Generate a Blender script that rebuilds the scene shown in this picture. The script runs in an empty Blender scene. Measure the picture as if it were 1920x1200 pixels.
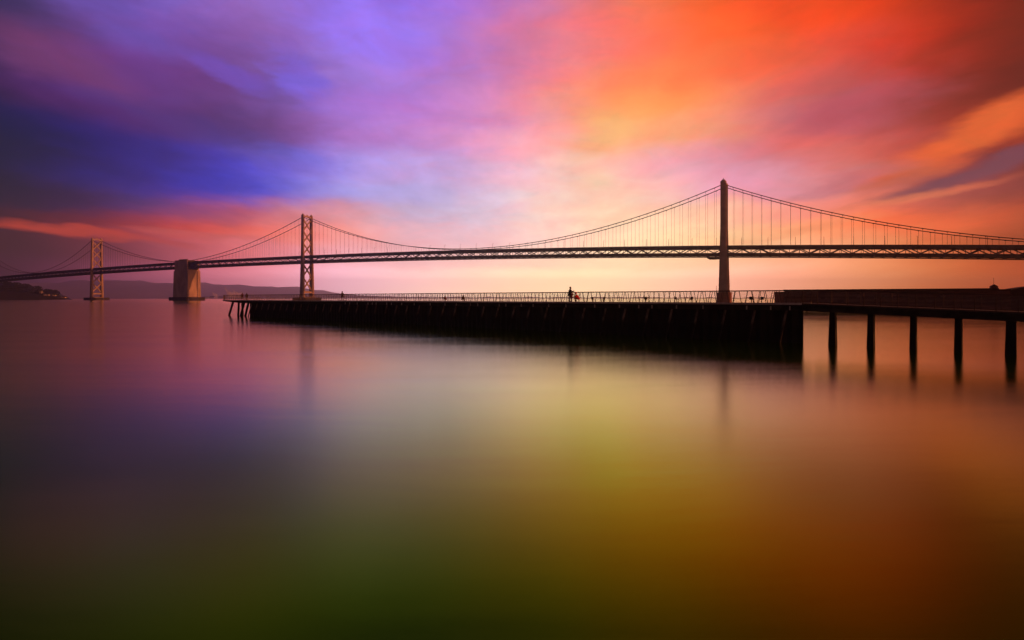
import bpy, math, random
import numpy as np
from mathutils import Vector
random.seed(7)
SC = bpy.context.scene
COL = SC.collection
R = math.radians

# ------------------------------------------------------------------ camera
EYE = 5.0            # eye height above the water, metres
FPX = 1008.0         # focal length for a 1920 px wide picture
cd = bpy.data.cameras.new('camera'); cam = bpy.data.objects.new('camera', cd); COL.objects.link(cam)
cam.location = (0, 0, EYE); cam.rotation_euler = (R(90), 0, 0)
cd.sensor_width = 36.0; cd.lens = 36.0 * FPX / 1920.0
cd.shift_y = -41.0 / 1920.0
cd.clip_start = 0.1; cd.clip_end = 60000
SC.camera = cam
SC.render.resolution_x = 1024; SC.render.resolution_y = 640
SC.view_settings.view_transform = 'Standard'; SC.view_settings.look = 'None'
SC.view_settings.exposure = 0.0; SC.view_settings.gamma = 1.0

# ------------------------------------------------------------------ sky
SUN_DIR = Vector((0.92, -0.393, 0)).normalized(); SUN_EL = 9.0
SUN_AZ = math.atan2(SUN_DIR.x, SUN_DIR.y)

# colours of the evening clouds (sRGB) on a chart of columns / rows
SKY_X = [0, 160, 320, 480, 640, 800, 960, 1120, 1280, 1440, 1600, 1760, 1920]
SKY = {
0:[(35,28,63),(95,67,133),(134,97,201),(166,118,205),(150,115,232),(159,115,258),(204,121,217),(243,133,145),(277,120,59),(245,83,31),(235,64,6),(140,31,6),(95,26,4)],
60:[(17,20,49),(102,67,150),(114,70,161),(130,83,162),(151,118,248),(167,116,214),(201,118,159),(252,117,112),(267,110,56),(259,78,22),(228,50,9),(201,47,4),(88,22,4)],
120:[(18,10,41),(106,39,91),(105,57,145),(117,74,148),(162,119,208),(175,119,194),(231,124,148),(261,128,82),(262,117,66),(231,92,60),(177,91,83),(190,50,31),(97,21,4)],
180:[(7,4,52),(77,26,89),(104,45,104),(93,55,119),(148,108,204),(180,116,193),(220,137,176),(249,144,105),(255,146,75),(232,113,96),(179,77,85),(127,43,31),(61,14,7)],
240:[(4,4,33),(26,10,108),(62,38,112),(86,50,105),(161,94,177),(182,113,202),(240,148,177),(254,157,90),(245,160,80),(223,124,111),(162,80,99),(178,60,42),(160,52,12)],
300:[(4,4,20),(17,7,78),(40,39,148),(77,72,207),(169,138,223),(213,163,207),(246,177,179),(247,182,160),(228,157,163),(203,110,121),(221,95,65),(150,50,35),(88,28,23)],
350:[(23,4,29),(29,9,72),(42,32,136),(55,71,200),(154,160,240),(182,156,215),(224,192,211),(252,214,182),(224,139,183),(218,151,171),(180,103,95),(87,48,74),(86,40,45)],
400:[(17,4,16),(57,13,37),(77,44,83),(188,79,69),(200,150,161),(169,164,200),(216,189,198),(244,195,161),(259,198,163),(242,145,127),(240,124,89),(239,102,63),(162,64,33)],
430:[(55,4,4),(123,21,13),(158,42,26),(218,79,44),(251,151,120),(199,155,167),(225,184,189),(260,222,184),(247,211,154),(256,181,123),(254,123,70),(212,82,33),(113,45,24)],
460:[(39,4,8),(85,22,28),(141,52,53),(203,86,74),(236,146,141),(229,170,171),(238,185,182),(255,215,176),(248,210,155),(246,182,129),(233,140,87),(188,87,39),(117,42,19)],
510:[(33,4,13),(86,28,45),(159,74,89),(213,120,129),(226,167,180),(241,185,177),(248,199,160),(249,212,163),(249,193,160),(234,159,132),(212,137,92),(179,87,34),(139,41,12)],
556:[(39,7,20),(83,36,56),(145,81,98),(189,117,130),(216,163,171),(244,196,174),(249,204,160),(249,211,162),(249,187,156),(233,158,127),(210,132,83),(180,88,34),(141,41,11)]}
SKY_Y = sorted(SKY)
def s2l(c):
    return [((v/255.)/12.92 if v/255. <= .04045 else ((v/255.+.055)/1.055)**2.4) for v in c]
G = np.array([[s2l(c) for c in SKY[y]] for y in SKY_Y])
def catmull(p0, p1, p2, p3, t):
    return .5*((2*p1)+(-p0+p2)*t+(2*p0-5*p1+4*p2-p3)*t*t+(-p0+3*p1-3*p2+p3)*t**3)
def chart(x, y):
    x = min(max(x, 0), 1919.9); y = min(max(y, 0), 555.9)
    i = int(x // 160); tx = x/160. - i
    j = max(k for k in range(len(SKY_Y)) if SKY_Y[k] <= y)
    j = min(j, len(SKY_Y)-2); ty = (y-SKY_Y[j])/(SKY_Y[j+1]-SKY_Y[j])
    def row(jj):
        jj = min(max(jj, 0), len(SKY_Y)-1); g = G[jj]; c = lambda k: g[min(max(k, 0), 12)]
        return catmull(c(i-1), c(i), c(i+1), c(i+2), tx)
    return np.clip(row(j)*(1-ty)+row(j+1)*ty, 0.001, 1.8)
TOP = {-180:(52,34,50), -90:(6,6,9), -44:(6,7,9), -20:(14,17,18), 0:(80,84,50), 20:(104,72,36), 44:(96,46,22), 90:(176,84,48), 130:(96,56,48), 180:(52,34,50)}
HZ  = {-180:(84,50,58), -90:(16,10,18), 90:(214,112,62), 130:(140,80,64), 180:(84,50,58)}
def lerpd(d, a):
    ks = sorted(d); a = min(max(a, ks[0]), ks[-1])
    for k0, k1 in zip(ks, ks[1:]):
        if a <= k1:
            t = (a-k0)/(k1-k0)
            return np.array(s2l(d[k0]))*(1-t)+np.array(s2l(d[k1]))*t
def sky_at(az, el):
    top = lerpd(TOP, az)
    a = min(max(az, -43.4), 43.4)
    u = math.tan(R(a))*FPX
    y = 559 - math.tan(R(min(max(el, .2), 34)))*math.hypot(FPX, u)
    base = chart(u+960, max(y, 0))
    if abs(az) > 43.4:                      # behind and beside the eye
        hz = lerpd(HZ, az) if abs(az) >= 90 else lerpd(HZ, math.copysign(90, az))
        w = min(1, (abs(az)-43.4)/28); w = w*w*(3-2*w)
        hz = hz*(1-min(1, el/45)) + top*min(1, el/45)
        base = base*(1-w)+hz*w
    base = base*math.exp(.85e-4*min(11500, 380/math.tan(R(max(el, 1)))))
    if el > 24:
        w = min(1, (el-24)/20.); w = w*w*(3-2*w)
        base = base*(1-w)+top*w
    return base

world = bpy.data.worlds.new('World'); SC.world = world; world.use_nodes = True
NT = world.node_tree; NT.nodes.clear()
class NW:
    def __init__(s, nt): s.nt = nt
    def n(s, t, **k):
        o = s.nt.nodes.new(t)
        for a, b in k.items(): setattr(o, a, b)
        return o
    def set(s, sock, v):
        if hasattr(v, 'is_output'): s.nt.links.new(v, sock)
        else: sock.default_value = v
    def m(s, op, a, b=None, c=None, clamp=False):
        o = s.n('ShaderNodeMath', operation=op, use_clamp=clamp)
        s.set(o.inputs[0], a)
        if b is not None: s.set(o.inputs[1], b)
        if c is not None: s.set(o.inputs[2], c)
        return o.outputs[0]
    def v(s, op, a, b=None, sc=None):
        o = s.n('ShaderNodeVectorMath', operation=op)
        s.set(o.inputs[0], a)
        if b is not None: s.set(o.inputs[1], b)
        if sc is not None: s.set(o.inputs['Scale'], sc)
        return o.outputs[0]
    def mix(s, f, a, b, bt='MIX'):
        o = s.n('ShaderNodeMix', data_type='RGBA', blend_type=bt)
        s.set(o.inputs[0], f); s.set(o.inputs[6], a); s.set(o.inputs[7], b)
        return o.outputs[2]
    def noise(s, vec, scale, detail=4, rough=.55, dist=0):
        o = s.n('ShaderNodeTexNoise'); s.set(o.inputs['Vector'], vec)
        o.inputs['Scale'].default_value = scale; o.inputs['Detail'].default_value = detail
        o.inputs['Roughness'].default_value = rough; o.inputs['Distortion'].default_value = dist
        return o
    def comb(s, x, y, z):
        o = s.n('ShaderNodeCombineXYZ'); s.set(o.inputs[0], x); s.set(o.inputs[1], y); s.set(o.inputs[2], z); return o.outputs[0]
    def smooth(s, x, a, b, lo=0., hi=1.):
        o = s.n('ShaderNodeMapRange', interpolation_type='SMOOTHSTEP')
        s.set(o.inputs[0], x)
        for i, q in enumerate((a, b, lo, hi)): o.inputs[i+1].default_value = q
        return o.outputs[0]
w = NW(NT)
tc = w.n('ShaderNodeTexCoord').outputs['Generated']
sep = w.n('ShaderNodeSeparateXYZ'); NT.links.new(tc, sep.inputs[0])
dx, dy, dz = sep.outputs
az0 = w.m('MULTIPLY', w.m('ARCTAN2', dx, dy), 180/math.pi)
el0 = w.m('MULTIPLY', w.m('ARCSINE', dz), 180/math.pi)
# cloud layer: direction projected on a flat layer overhead, drifted by the long exposure
den = w.m('ADD', w.m('MAXIMUM', dz, 0.0), 0.10)
px = w.m('DIVIDE', dx, den); py = w.m('DIVIDE', dy, den)
cl = w.comb(px, w.m('MULTIPLY', py, 0.42), 0.0)
n1 = w.noise(cl, 0.9, 5, .55); n2 = w.noise(w.v('ADD', cl, (7.3, 2.1, 0)), 2.4, 6, .6)
n3 = w.noise(w.comb(w.m('MULTIPLY', az0, .05), w.m('MULTIPLY', el0, .16), 3.3), 1.0, 5, .6)
s1 = w.n('ShaderNodeSeparateXYZ'); NT.links.new(n1.outputs['Color'], s1.inputs[0])
s3 = w.n('ShaderNodeSeparateXYZ'); NT.links.new(n3.outputs['Color'], s3.inputs[0])
fade = w.smooth(el0, 0.5, 9, .18, 1.)
def warp(base, ch1, ch3, a1, a3):
    d = w.m('ADD', w.m('MULTIPLY', w.m('SUBTRACT', ch1, .5), a1), w.m('MULTIPLY', w.m('SUBTRACT', ch3, .5), a3))
    return w.m('ADD', base, w.m('MULTIPLY', d, fade))
az = warp(az0, s1.outputs[0], s3.outputs[0], 10, 12)
el = warp(el0, s1.outputs[1], s3.outputs[1], 3.5, 4.5)
# rows of colour
ROWS = [(0.0,1.0),(2.0,1.1),(4.2,1.1),(6.2,1.1),(8.2,1.2),(10.5,1.4),(13.0,1.5),(16.0,1.7),(19.0,1.7),(22.0,1.8),(25.5,2.2),(31.0,3.6),(40.0,6.0),(58.0,12.0),(85.0,18.0)]
azs = [-180,-120,-75] + [ -49 + i*3.77 for i in range(27)] + [100, 180]
t_az = w.m('ADD', w.m('DIVIDE', az, 360.), .5)
acc = None; wacc = None
for e, sg in ROWS:
    rp = w.n('ShaderNodeValToRGB'); cr = rp.color_ramp; cr.interpolation = 'B_SPLINE'
    cols = [sky_at(a, e)*.25 for a in azs]
    cr.elements[0].position = 0; cr.elements[0].color = (*cols[0], 1)
    cr.elements[1].position = 1; cr.elements[1].color = (*cols[-1], 1)
    for a, c in list(zip(azs, cols))[1:-1]:
        q = cr.elements.new(a/360.+.5); q.color = (*c, 1)
    NT.links.new(t_az, rp.inputs[0])
    q = w.m('DIVIDE', w.m('SUBTRACT', el, e), sg)
    wt = w.m('EXPONENT', w.m('MULTIPLY', w.m('MULTIPLY', q, q), -1.))
    cv = w.v('SCALE', rp.outputs[0], sc=wt)
    acc = cv if acc is None else w.v('ADD', acc, cv)
    wacc = wt if wacc is None else w.m('ADD', wacc, wt)
col = w.v('SCALE', acc, sc=w.m('DIVIDE', 4., w.m('ADD', wacc, 1e-5)))
# separate cloud banks and gaps: centre az/el, half sizes (deg), tilt, colour, softness
def pix(x, y):
    u = x-960.; return math.degrees(math.atan(u/FPX)), math.degrees(math.atan((559.-y)/math.hypot(u, FPX)))
def bank(x, y, rx, ry, tilt, rgb, amt, inner=.35, outer=1.15, wob=.9):
    global col
    a, e = pix(x, y); c, s = math.cos(R(tilt)), math.sin(R(tilt))
    da = w.m('SUBTRACT', az, a); de = w.m('SUBTRACT', el, e)
    p = w.m('DIVIDE', w.m('ADD', w.m('MULTIPLY', da, c), w.m('MULTIPLY', de, s)), rx)
    q = w.m('DIVIDE', w.m('SUBTRACT', w.m('MULTIPLY', de, c), w.m('MULTIPLY', da, s)), ry)
    r = w.m('SQRT', w.m('ADD', w.m('MULTIPLY', p, p), w.m('MULTIPLY', q, q)))
    r = w.m('ADD', r, w.m('MULTIPLY', w.m('SUBTRACT', n2.outputs[0], .5), wob))
    f = w.m('SUBTRACT', 1., w.smooth(r, inner, outer))
    col = w.mix(w.m('MULTIPLY', f, amt), col, (*s2l(rgb), 1))
bank(700, 60, 6.5, 4.2, -20, (158,122,248), .6, .3, 1.2)
bank(560, 150, 4.0, 2.0, -35, (122,98,232), .6, .3, 1.15, 1.4)
bank(440, 140, 4.2, 1.2, -18, (118,86,206), .6, .4, 1.1)
bank(250, 45, 6.0, 2.0, -8, (112,82,178), .5)
bank(520, 292, 7.0, 1.4, -6, (118,108,218), .6, .2, 1.2)
bank(330, 225, 11., 1.6, -16, (70,48,128), .45, .2, 1.2)
bank(150, 120, 7.0, 1.8, -14, (126,62,112), .5, .2, 1.2)
bank(1155, 250, 5.2, 2.6, 14, (252,190,105), .55, .0, 1.3)
bank(1120, 345, 3.2, 1.1, 5, (254,214,170), .5, .2, 1.2)
bank(1650, 195, 6.2, 2.6, 18, (182,84,100), .6, .1, 1.25)
bank(1815, 255, 10., 1.7, 17, (238,104,44), .95, .25, 1.15, .7)
bank(1830, 322, 10., 1.0, 12, (112,66,84), .9, .3, 1.15, .7)
bank(1560, 345, 6.0, .9, 12, (190,112,130), .5, .2, 1.2)
bank(150, 437, 9.5, .5, -6, (204,64,34), .85, .25, 1.2, .9)
bank(380, 447, 7.0, .5, -2, (214,92,78), .6, .2, 1.2, .9)
bank(1700, 375, 7.0, .55, 6, (242,132,90), .55, .2, 1.2, .9)
bank(1560, 430, 7.0, .6, 4, (250,150,98), .5, .2, 1.2)
# fine streaking and density of the cloud sheet
st = w.m('ADD', w.m('MULTIPLY', w.m('SUBTRACT', n2.outputs[0], .5), .42), w.m('MULTIPLY', w.m('SUBTRACT', n3.outputs[0], .5), .34))
n4 = w.noise(w.comb(w.m('MULTIPLY', az0, .16), w.m('MULTIPLY', el0, .42), 9.1), 1.0, 8, .62, .6)
n5 = w.noise(w.v('ADD', cl, (1.3, 8.1, 2.)), 6.5, 8, .65)
st = w.m('ADD', st, w.m('ADD', w.m('MULTIPLY', w.m('SUBTRACT', n4.outputs[0], .5), .34), w.m('MULTIPLY', w.m('SUBTRACT', n5.outputs[0], .5), .26)))
gain = w.m('ADD', 1., w.m('MULTIPLY', st, fade))
col = w.v('SCALE', col, sc=gain)
hue = w.smooth(n4.outputs['Color'], .38, .62)
col = w.mix(w.m('MULTIPLY', fade, .5), col, w.v('MULTIPLY', col, w.mix(hue, (1.12, .90, .92, 1), (.90, 1.04, 1.10, 1))))
sky = w.n('ShaderNodeTexSky', sky_type='NISHITA', sun_disc=False)
sky.sun_elevation = R(SUN_EL); sky.sun_rotation = SUN_AZ
bg1 = w.n('ShaderNodeBackground'); NT.links.new(sky.outputs[0], bg1.inputs[0]); bg1.inputs[1].default_value = 0.004
bg2 = w.n('ShaderNodeBackground'); NT.links.new(col, bg2.inputs[0]); bg2.inputs[1].default_value = 1.0
ad = w.n('ShaderNodeAddShader'); NT.links.new(bg1.outputs[0], ad.inputs[0]); NT.links.new(bg2.outputs[0], ad.inputs[1])
wo = w.n('ShaderNodeOutputWorld'); NT.links.new(ad.outputs[0], wo.inputs[0])

# ------------------------------------------------------------------ sun
sd = bpy.data.lights.new('sun', 'SUN'); so = bpy.data.objects.new('sun', sd); COL.objects.link(so)
sd.energy = 3.2; sd.angle = R(0.6); sd.color = (1.0, 0.27, 0.08)
sv = Vector((SUN_DIR.x*math.cos(R(SUN_EL)), SUN_DIR.y*math.cos(R(SUN_EL)), math.sin(R(SUN_EL))))
so.rotation_euler = sv.to_track_quat('Z', 'Y').to_euler(); so.location = (200, -100, 300)

# ------------------------------------------------------------------ materials
MATS = {}
def mat(name, c1, c2=None, rough=.8, scale=1., bump=0., metal=0., stretch=(1, 1, 1), dark=None):
    """surface of two mixed tones with grime; dark=(z0, z1, colour): wet, algae-stained below z0"""
    m = bpy.data.materials.new(name); m.use_nodes = True; nt = m.node_tree; k = NW(nt)
    b = nt.nodes['Principled BSDF']
    geo = k.n('ShaderNodeNewGeometry').outputs['Position']
    pos = k.v('MULTIPLY', geo, stretch)
    n = k.noise(pos, scale, 6, .6)
    c2 = c2 or tuple(v*.6 for v in c1)
    f = k.smooth(n.outputs[0], .35, .65)
    c = k.mix(f, (*c1, 1), (*c2, 1))
    if dark:
        sp = k.n('ShaderNodeSeparateXYZ'); nt.links.new(geo, sp.inputs[0])
        zz = k.m('ADD', sp.outputs[2], k.m('MULTIPLY', k.m('SUBTRACT', n.outputs[0], .5), .8))
        c = k.mix(k.smooth(zz, dark[0], dark[1], 1., 0.), c, (*dark[2], 1))
    nt.links.new(c, b.inputs['Base Color']); b.inputs['Roughness'].default_value = rough; b.inputs['Metallic'].default_value = metal
    if bump:
        bp = k.n('ShaderNodeBump'); bp.inputs['Strength'].default_value = bump; bp.inputs['Distance'].default_value = .05
        nt.links.new(k.noise(pos, scale*4, 4).outputs[0], bp.inputs['Height']); nt.links.new(bp.outputs[0], b.inputs['Normal'])
    MATS[name] = m; return m
mat('steel_tower', (.37,.27,.23), (.26,.19,.17), .6, .12)
mat('steel_deck', (.10,.095,.11), (.055,.05,.06), .7, .3)
mat('steel_cable', (.10,.085,.08), (.07,.06,.06), .7, .3)
mat('concrete_bridge', (.38,.29,.28), (.25,.19,.18), .85, .09, 0, 0, (1,1,.35), (4, 9, (.16,.12,.11)))
mat('fender_timber', (.035,.028,.045), (.022,.018,.03), .8, .3)
mat('pier_base_brick', (.30,.10,.06), (.20,.07,.045), .85, .3)
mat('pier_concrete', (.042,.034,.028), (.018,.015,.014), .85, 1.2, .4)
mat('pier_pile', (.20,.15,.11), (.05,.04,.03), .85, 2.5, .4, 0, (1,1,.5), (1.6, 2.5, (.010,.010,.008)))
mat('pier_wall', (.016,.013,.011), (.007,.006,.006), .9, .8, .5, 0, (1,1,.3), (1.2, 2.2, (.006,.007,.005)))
mat('pier_kerb', (.62,.58,.52), (.45,.42,.37), .7, 2.)
mat('rail_metal', (.10,.06,.045), (.06,.04,.03), .5, 3.)
mat('wire_metal', (.30,.26,.23), (.20,.17,.15), .4, 3.)
mat('shed_boards', (.15,.065,.055), (.05,.022,.022), .85, .6, 0, 0, (.15,.15,2.2))
mat('shed_roof', (.05,.022,.022), (.035,.016,.016), .8, .5)
mat('shed_pale', (.22,.15,.15), (.16,.11,.11), .7, .5)
mat('hill_hazed', (.38,.31,.33), (.30,.25,.28), .95, .0015)  # grass lightened towards mauve, part of the haze put into its colour
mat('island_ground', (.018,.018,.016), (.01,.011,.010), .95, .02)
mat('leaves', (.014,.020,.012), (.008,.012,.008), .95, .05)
mat('bark', (.05,.04,.03), None, .9, 1.)
mat('crane_paint', (.80,.72,.68), (.66,.58,.55), .6, .05)
mat('quay_ground', (.16,.13,.12), (.10,.085,.08), .9, .01)
mat('pale_wall', (.26,.22,.21), (.18,.16,.15), .8, .05)
mat('coat_dark', (.025,.012,.022), (.016,.010,.014), .9, 6.)
mat('coat_maroon', (.16,.015,.025), (.10,.01,.02), .9, 6.)
mat('coat_red', (.78,.03,.02), (.60,.02,.015), .8, 6.)
mat('trousers', (.09,.07,.09), (.05,.04,.05), .9, 6.)
mat('skin', (.42,.24,.17), (.38,.21,.15), .6, 6.)
mat('hair', (.03,.02,.015), None, .7, 9.)
mat('seat_metal', (.06,.045,.04), None, .5, 4.)

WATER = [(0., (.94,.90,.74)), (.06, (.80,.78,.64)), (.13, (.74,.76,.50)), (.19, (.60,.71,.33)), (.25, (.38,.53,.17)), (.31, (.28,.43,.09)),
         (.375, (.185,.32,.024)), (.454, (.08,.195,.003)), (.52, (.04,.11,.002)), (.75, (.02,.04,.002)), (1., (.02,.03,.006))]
def water_mat():
    m = bpy.data.materials.new('bay_water'); m.use_nodes = True; nt = m.node_tree; nt.nodes.clear(); k = NW(nt)
    geo = k.n('ShaderNodeNewGeometry').outputs['Position']
    out = k.n('ShaderNodeOutputMaterial')
    n1 = k.noise(k.v('MULTIPLY', geo, (.035, .14, 0)), 1., 6, .6)
    n2 = k.noise(k.v('MULTIPLY', geo, (.12, .55, 0)), 1., 5, .6)
    h = k.m('ADD', k.m('MULTIPLY', n1.outputs[0], 1.), k.m('MULTIPLY', n2.outputs[0], .35))
    bp = k.n('ShaderNodeBump'); bp.inputs['Strength'].default_value = .05; bp.inputs['Distance'].default_value = .4
    nt.links.new(h, bp.inputs['Height'])
    df = k.n('ShaderNodeBsdfDiffuse'); df.inputs[0].default_value = (.006, .020, .001, 1)
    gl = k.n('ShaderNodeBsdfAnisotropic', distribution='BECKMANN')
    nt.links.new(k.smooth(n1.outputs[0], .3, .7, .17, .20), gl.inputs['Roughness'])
    nt.links.new(bp.outputs[0], gl.inputs['Normal'])
    # silty water, with reflection brightness painted into the tint by angle of view (sine of the angle above the surface)
    g = k.n('ShaderNodeNewGeometry'); dt = k.n('ShaderNodeVectorMath', operation='DOT_PRODUCT')
    nt.links.new(g.outputs['Incoming'], dt.inputs[0]); nt.links.new(g.outputs['True Normal'], dt.inputs[1])
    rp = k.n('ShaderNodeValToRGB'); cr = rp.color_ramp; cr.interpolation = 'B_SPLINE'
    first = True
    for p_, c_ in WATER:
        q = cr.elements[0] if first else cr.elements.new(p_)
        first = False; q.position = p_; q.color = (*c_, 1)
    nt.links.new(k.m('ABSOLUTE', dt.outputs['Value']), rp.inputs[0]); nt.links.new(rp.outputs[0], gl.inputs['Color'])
    mx = k.n('ShaderNodeAddShader'); nt.links.new(df.outputs[0], mx.inputs[0]); nt.links.new(gl.outputs[0], mx.inputs[1])
    nt.links.new(mx.outputs[0], out.inputs[0]); MATS['bay_water'] = m
water_mat()

# ------------------------------------------------------------------ mesh helpers
WPOS = {}
def props(o, label=None, cat=None, group=None, kind=None):
    if label: o['label'] = label
    if cat: o['category'] = cat
    if group: o['group'] = group
    if kind: o['kind'] = kind
    return o
def empty(name, loc):
    o = bpy.data.objects.new(name, None); COL.objects.link(o); o.location = loc; o.empty_display_size = 1
    WPOS[o.name] = Vector(loc); return o
class MB:
    def __init__(s): s.v = []; s.f = []
    def hexa(s, c):                       # 8 corners: bottom ring 0-3, top ring 4-7
        b = len(s.v); s.v += [Vector(p) for p in c]
        for q in ((3,2,1,0),(4,5,6,7),(0,1,5,4),(1,2,6,5),(2,3,7,6),(3,0,4,7)): s.f.append(tuple(b+i for i in q))
        return s
    def box(s, x0, x1, y0, y1, z0, z1, M=lambda x, y, z: (x, y, z)):
        return s.hexa([M(x0,y0,z0),M(x1,y0,z0),M(x1,y1,z0),M(x0,y1,z0),M(x0,y0,z1),M(x1,y0,z1),M(x1,y1,z1),M(x0,y1,z1)])
    def bar(s, p, q, w, h=None, up=(0, 0, 1), w2=None, h2=None):
        p = Vector(p); q = Vector(q); h = h or w; w2 = w2 or w; h2 = h2 or h
        d = (q-p).normalized(); u = Vector(up)
        if abs(d.dot(u)) > .98: u = Vector((1, 0, 0)) if abs(d.x) < .9 else Vector((0, 1, 0))
        a = d.cross(u).normalized(); b = a.cross(d).normalized()
        c = [p-a*w/2-b*h/2, p+a*w/2-b*h/2, p+a*w/2+b*h/2, p-a*w/2+b*h/2, q-a*w2/2-b*h2/2, q+a*w2/2-b*h2/2, q+a*w2/2+b*h2/2, q-a*w2/2+b*h2/2]
        return s.hexa(c)
    def tube(s, pts, rad, n=8, cap=True):
        pts = [Vector(p) for p in pts]; base = len(s.v)
        if not hasattr(rad, '__len__'): rad = [rad]*len(pts)
        for i, p in enumerate(pts):
            d = (pts[min(i+1, len(pts)-1)]-pts[max(i-1, 0)]).normalized()
            u = Vector((0, 0, 1)) if abs(d.z) < .95 else Vector((1, 0, 0))
            a = d.cross(u).normalized(); b = a.cross(d)
            for k in range(n):
                t = 2*math.pi*k/n; s.v.append(p+a*math.cos(t)*rad[i]+b*math.sin(t)*rad[i])
        for i in range(len(pts)-1):
            for k in range(n):
                s.f.append((base+i*n+k, base+i*n+(k+1) % n, base+(i+1)*n+(k+1) % n, base+(i+1)*n+k))
        if cap:
            s.f.append(tuple(base+k for k in reversed(range(n)))); e = base+(len(pts)-1)*n
            s.f.append(tuple(e+k for k in range(n)))
        return s
    def ell(s, c, r, nu=10, nv=6):
        c = Vector(c); b = len(s.v)
        for j in range(nv+1):
            ph = math.pi*j/nv-math.pi/2
            for i in range(nu):
                th = 2*math.pi*i/nu; s.v.append(c+Vector((r[0]*math.cos(ph)*math.cos(th), r[1]*math.cos(ph)*math.sin(th), r[2]*math.sin(ph))))
        for j in range(nv):
            for i in range(nu):
                s.f.append((b+j*nu+i, b+j*nu+(i+1) % nu, b+(j+1)*nu+(i+1) % nu, b+(j+1)*nu+i))
        return s
    def poly(s, ring_a, ring_b):
        """solid between two equal rings of points"""
        b = len(s.v); n = len(ring_a); s.v += [Vector(p) for p in ring_a]+[Vector(p) for p in ring_b]
        s.f.append(tuple(b+i for i in reversed(range(n)))); s.f.append(tuple(b+n+i for i in range(n)))
        for i in range(n): s.f.append((b+i, b+(i+1) % n, b+n+(i+1) % n, b+n+i))
        return s
    def build(s, name, m, parent=None, smooth=False, kind=None):
        lo = Vector([min(v[i] for v in s.v) for i in range(3)]); hi = Vector([max(v[i] for v in s.v) for i in range(3)])
        c = Vector(((lo.x+hi.x)/2, (lo.y+hi.y)/2, lo.z))
        me = bpy.data.meshes.new(name); me.from_pydata([tuple(v-c) for v in s.v], [], s.f); me.update()
        import bmesh
        bm = bmesh.new(); bm.from_mesh(me); bmesh.ops.recalc_face_normals(bm, faces=bm.faces); bm.to_mesh(me); bm.free()
        if smooth: me.polygons.foreach_set('use_smooth', [True]*len(me.polygons))
        me.materials.append(MATS[m])
        o = bpy.data.objects.new(name, me); COL.objects.link(o)
        if parent is not None:
            o.parent = parent; o.location = c-WPOS[parent.name]
        else: o.location = c
        WPOS[o.name] = c
        if kind: o['kind'] = kind
        return o
def clone(o, delta, parent):
    """copy of a part (and its sub-parts) moved by delta"""
    c = o.copy(); COL.objects.link(c); c.parent = parent; WPOS[c.name] = WPOS[o.name]+Vector(delta)
    c.location = WPOS[c.name]-WPOS[parent.name]
    for ch in list(o.children):
        d = ch.copy(); COL.objects.link(d); d.parent = c; WPOS[d.name] = WPOS[ch.name]+Vector(delta)
    return c
def subdivided_bar(): pass

# ------------------------------------------------------------------ water
mb = MB()
ys = [-400, 0, 60, 200, 600, 2000, 6000, 11500]; xs = [-11500, -4000, -1000, -200, 0, 200, 1000, 4000, 11500]
for y in ys:
    for x in xs: mb.v.append(Vector((x, y, 0)))
for j in range(len(ys)-1):
    for i in range(len(xs)-1):
        a = j*len(xs)+i; mb.f.append((a, a+1, a+1+len(xs), a+len(xs)))
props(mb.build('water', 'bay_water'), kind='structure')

# ------------------------------------------------------------------ far hills across the bay
def prof(tab, x):
    for (x0, y0), (x1, y1) in zip(tab, tab[1:]):
        if x <= x1:
            t = max(0, (x-x0)/(x1-x0)); t = t*t*(3-2*t); return y0+(y1-y0)*t
    return tab[-1][1]
def wob(x, k, seed):
    r = random.Random(seed); return sum(math.sin(x*k*(1.7**i)+r.random()*6.28)/(1.5**i) for i in range(6))/2.5
RIDGE = [(-1400,300),(-900,340),(-400,330),(0,285),(100,300),(160,330),(215,340),(260,318),(340,300),(385,315),(430,240),(475,215),(530,225),(580,160),(620,95),(700,40),(800,25),(1000,22),(1400,14),(2600,20)]
mb = MB(); NX = 260; rows = [(7900,0.),(8300,.16),(8900,.42),(9400,.62),(9900,.9),(10300,1.),(10700,.75),(11000,.3),(11400,0.)]
for j, (Y, hgt) in enumerate(rows):
    for i in range(NX+1):
        x = -90+i*(2030/NX); X = (x-960)/FPX*10300
        base = prof(RIDGE, x+ (6-j)*16*math.sin(x*.011+j)) * hgt
        z = base*(1+.16*wob(x, .021, j)) + 14*hgt*wob(x, .09, j+50)
        mb.v.append(Vector((X*(.86+.14*Y/10300), Y, max(z, 0)-2*(hgt == 0))))
for j in range(len(rows)-1):
    for i in range(NX):
        a = j*(NX+1)+i; mb.f.append((a, a+1, a+NX+2, a+NX+1))
props(mb.build('hills', 'hill_hazed', smooth=True), kind='structure')

# ------------------------------------------------------------------ wooded island on the left
def W2(x, Y): return (x-960)/FPX*Y
ISL = [(-900,85),(-500,110),(-250,86),(-60,66),(10,60),(34,57),(50,53),(62,45),(72,45),(84,33),(104,32),(111,26),(115,16),(124,12),(131,4),(137,-1)]
mb = MB(); NX = 170; rows = [(1820,0.),(1835,.28),(1865,.62),(1900,.86),(1960,1.),(2060,.96),(2180,.6),(2300,0)]
for j, (Y, hgt) in enumerate(rows):
    for i in range(NX+1):
        x = -900+i*(1037/NX); z = prof(ISL, x)*hgt
        z = z*(1+.07*wob(x, .06, j+9)) if hgt else -1
        Yw = Y+6*wob(x, .05, j+3); mb.v.append(Vector((W2(x, Yw), Yw, z)))
for j in range(len(rows)-1):
    for i in range(NX):
        a = j*(NX+1)+i; mb.f.append((a, a+1, a+NX+2, a+NX+1))
props(mb.build('island', 'island_ground', smooth=True), kind='structure')
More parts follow.
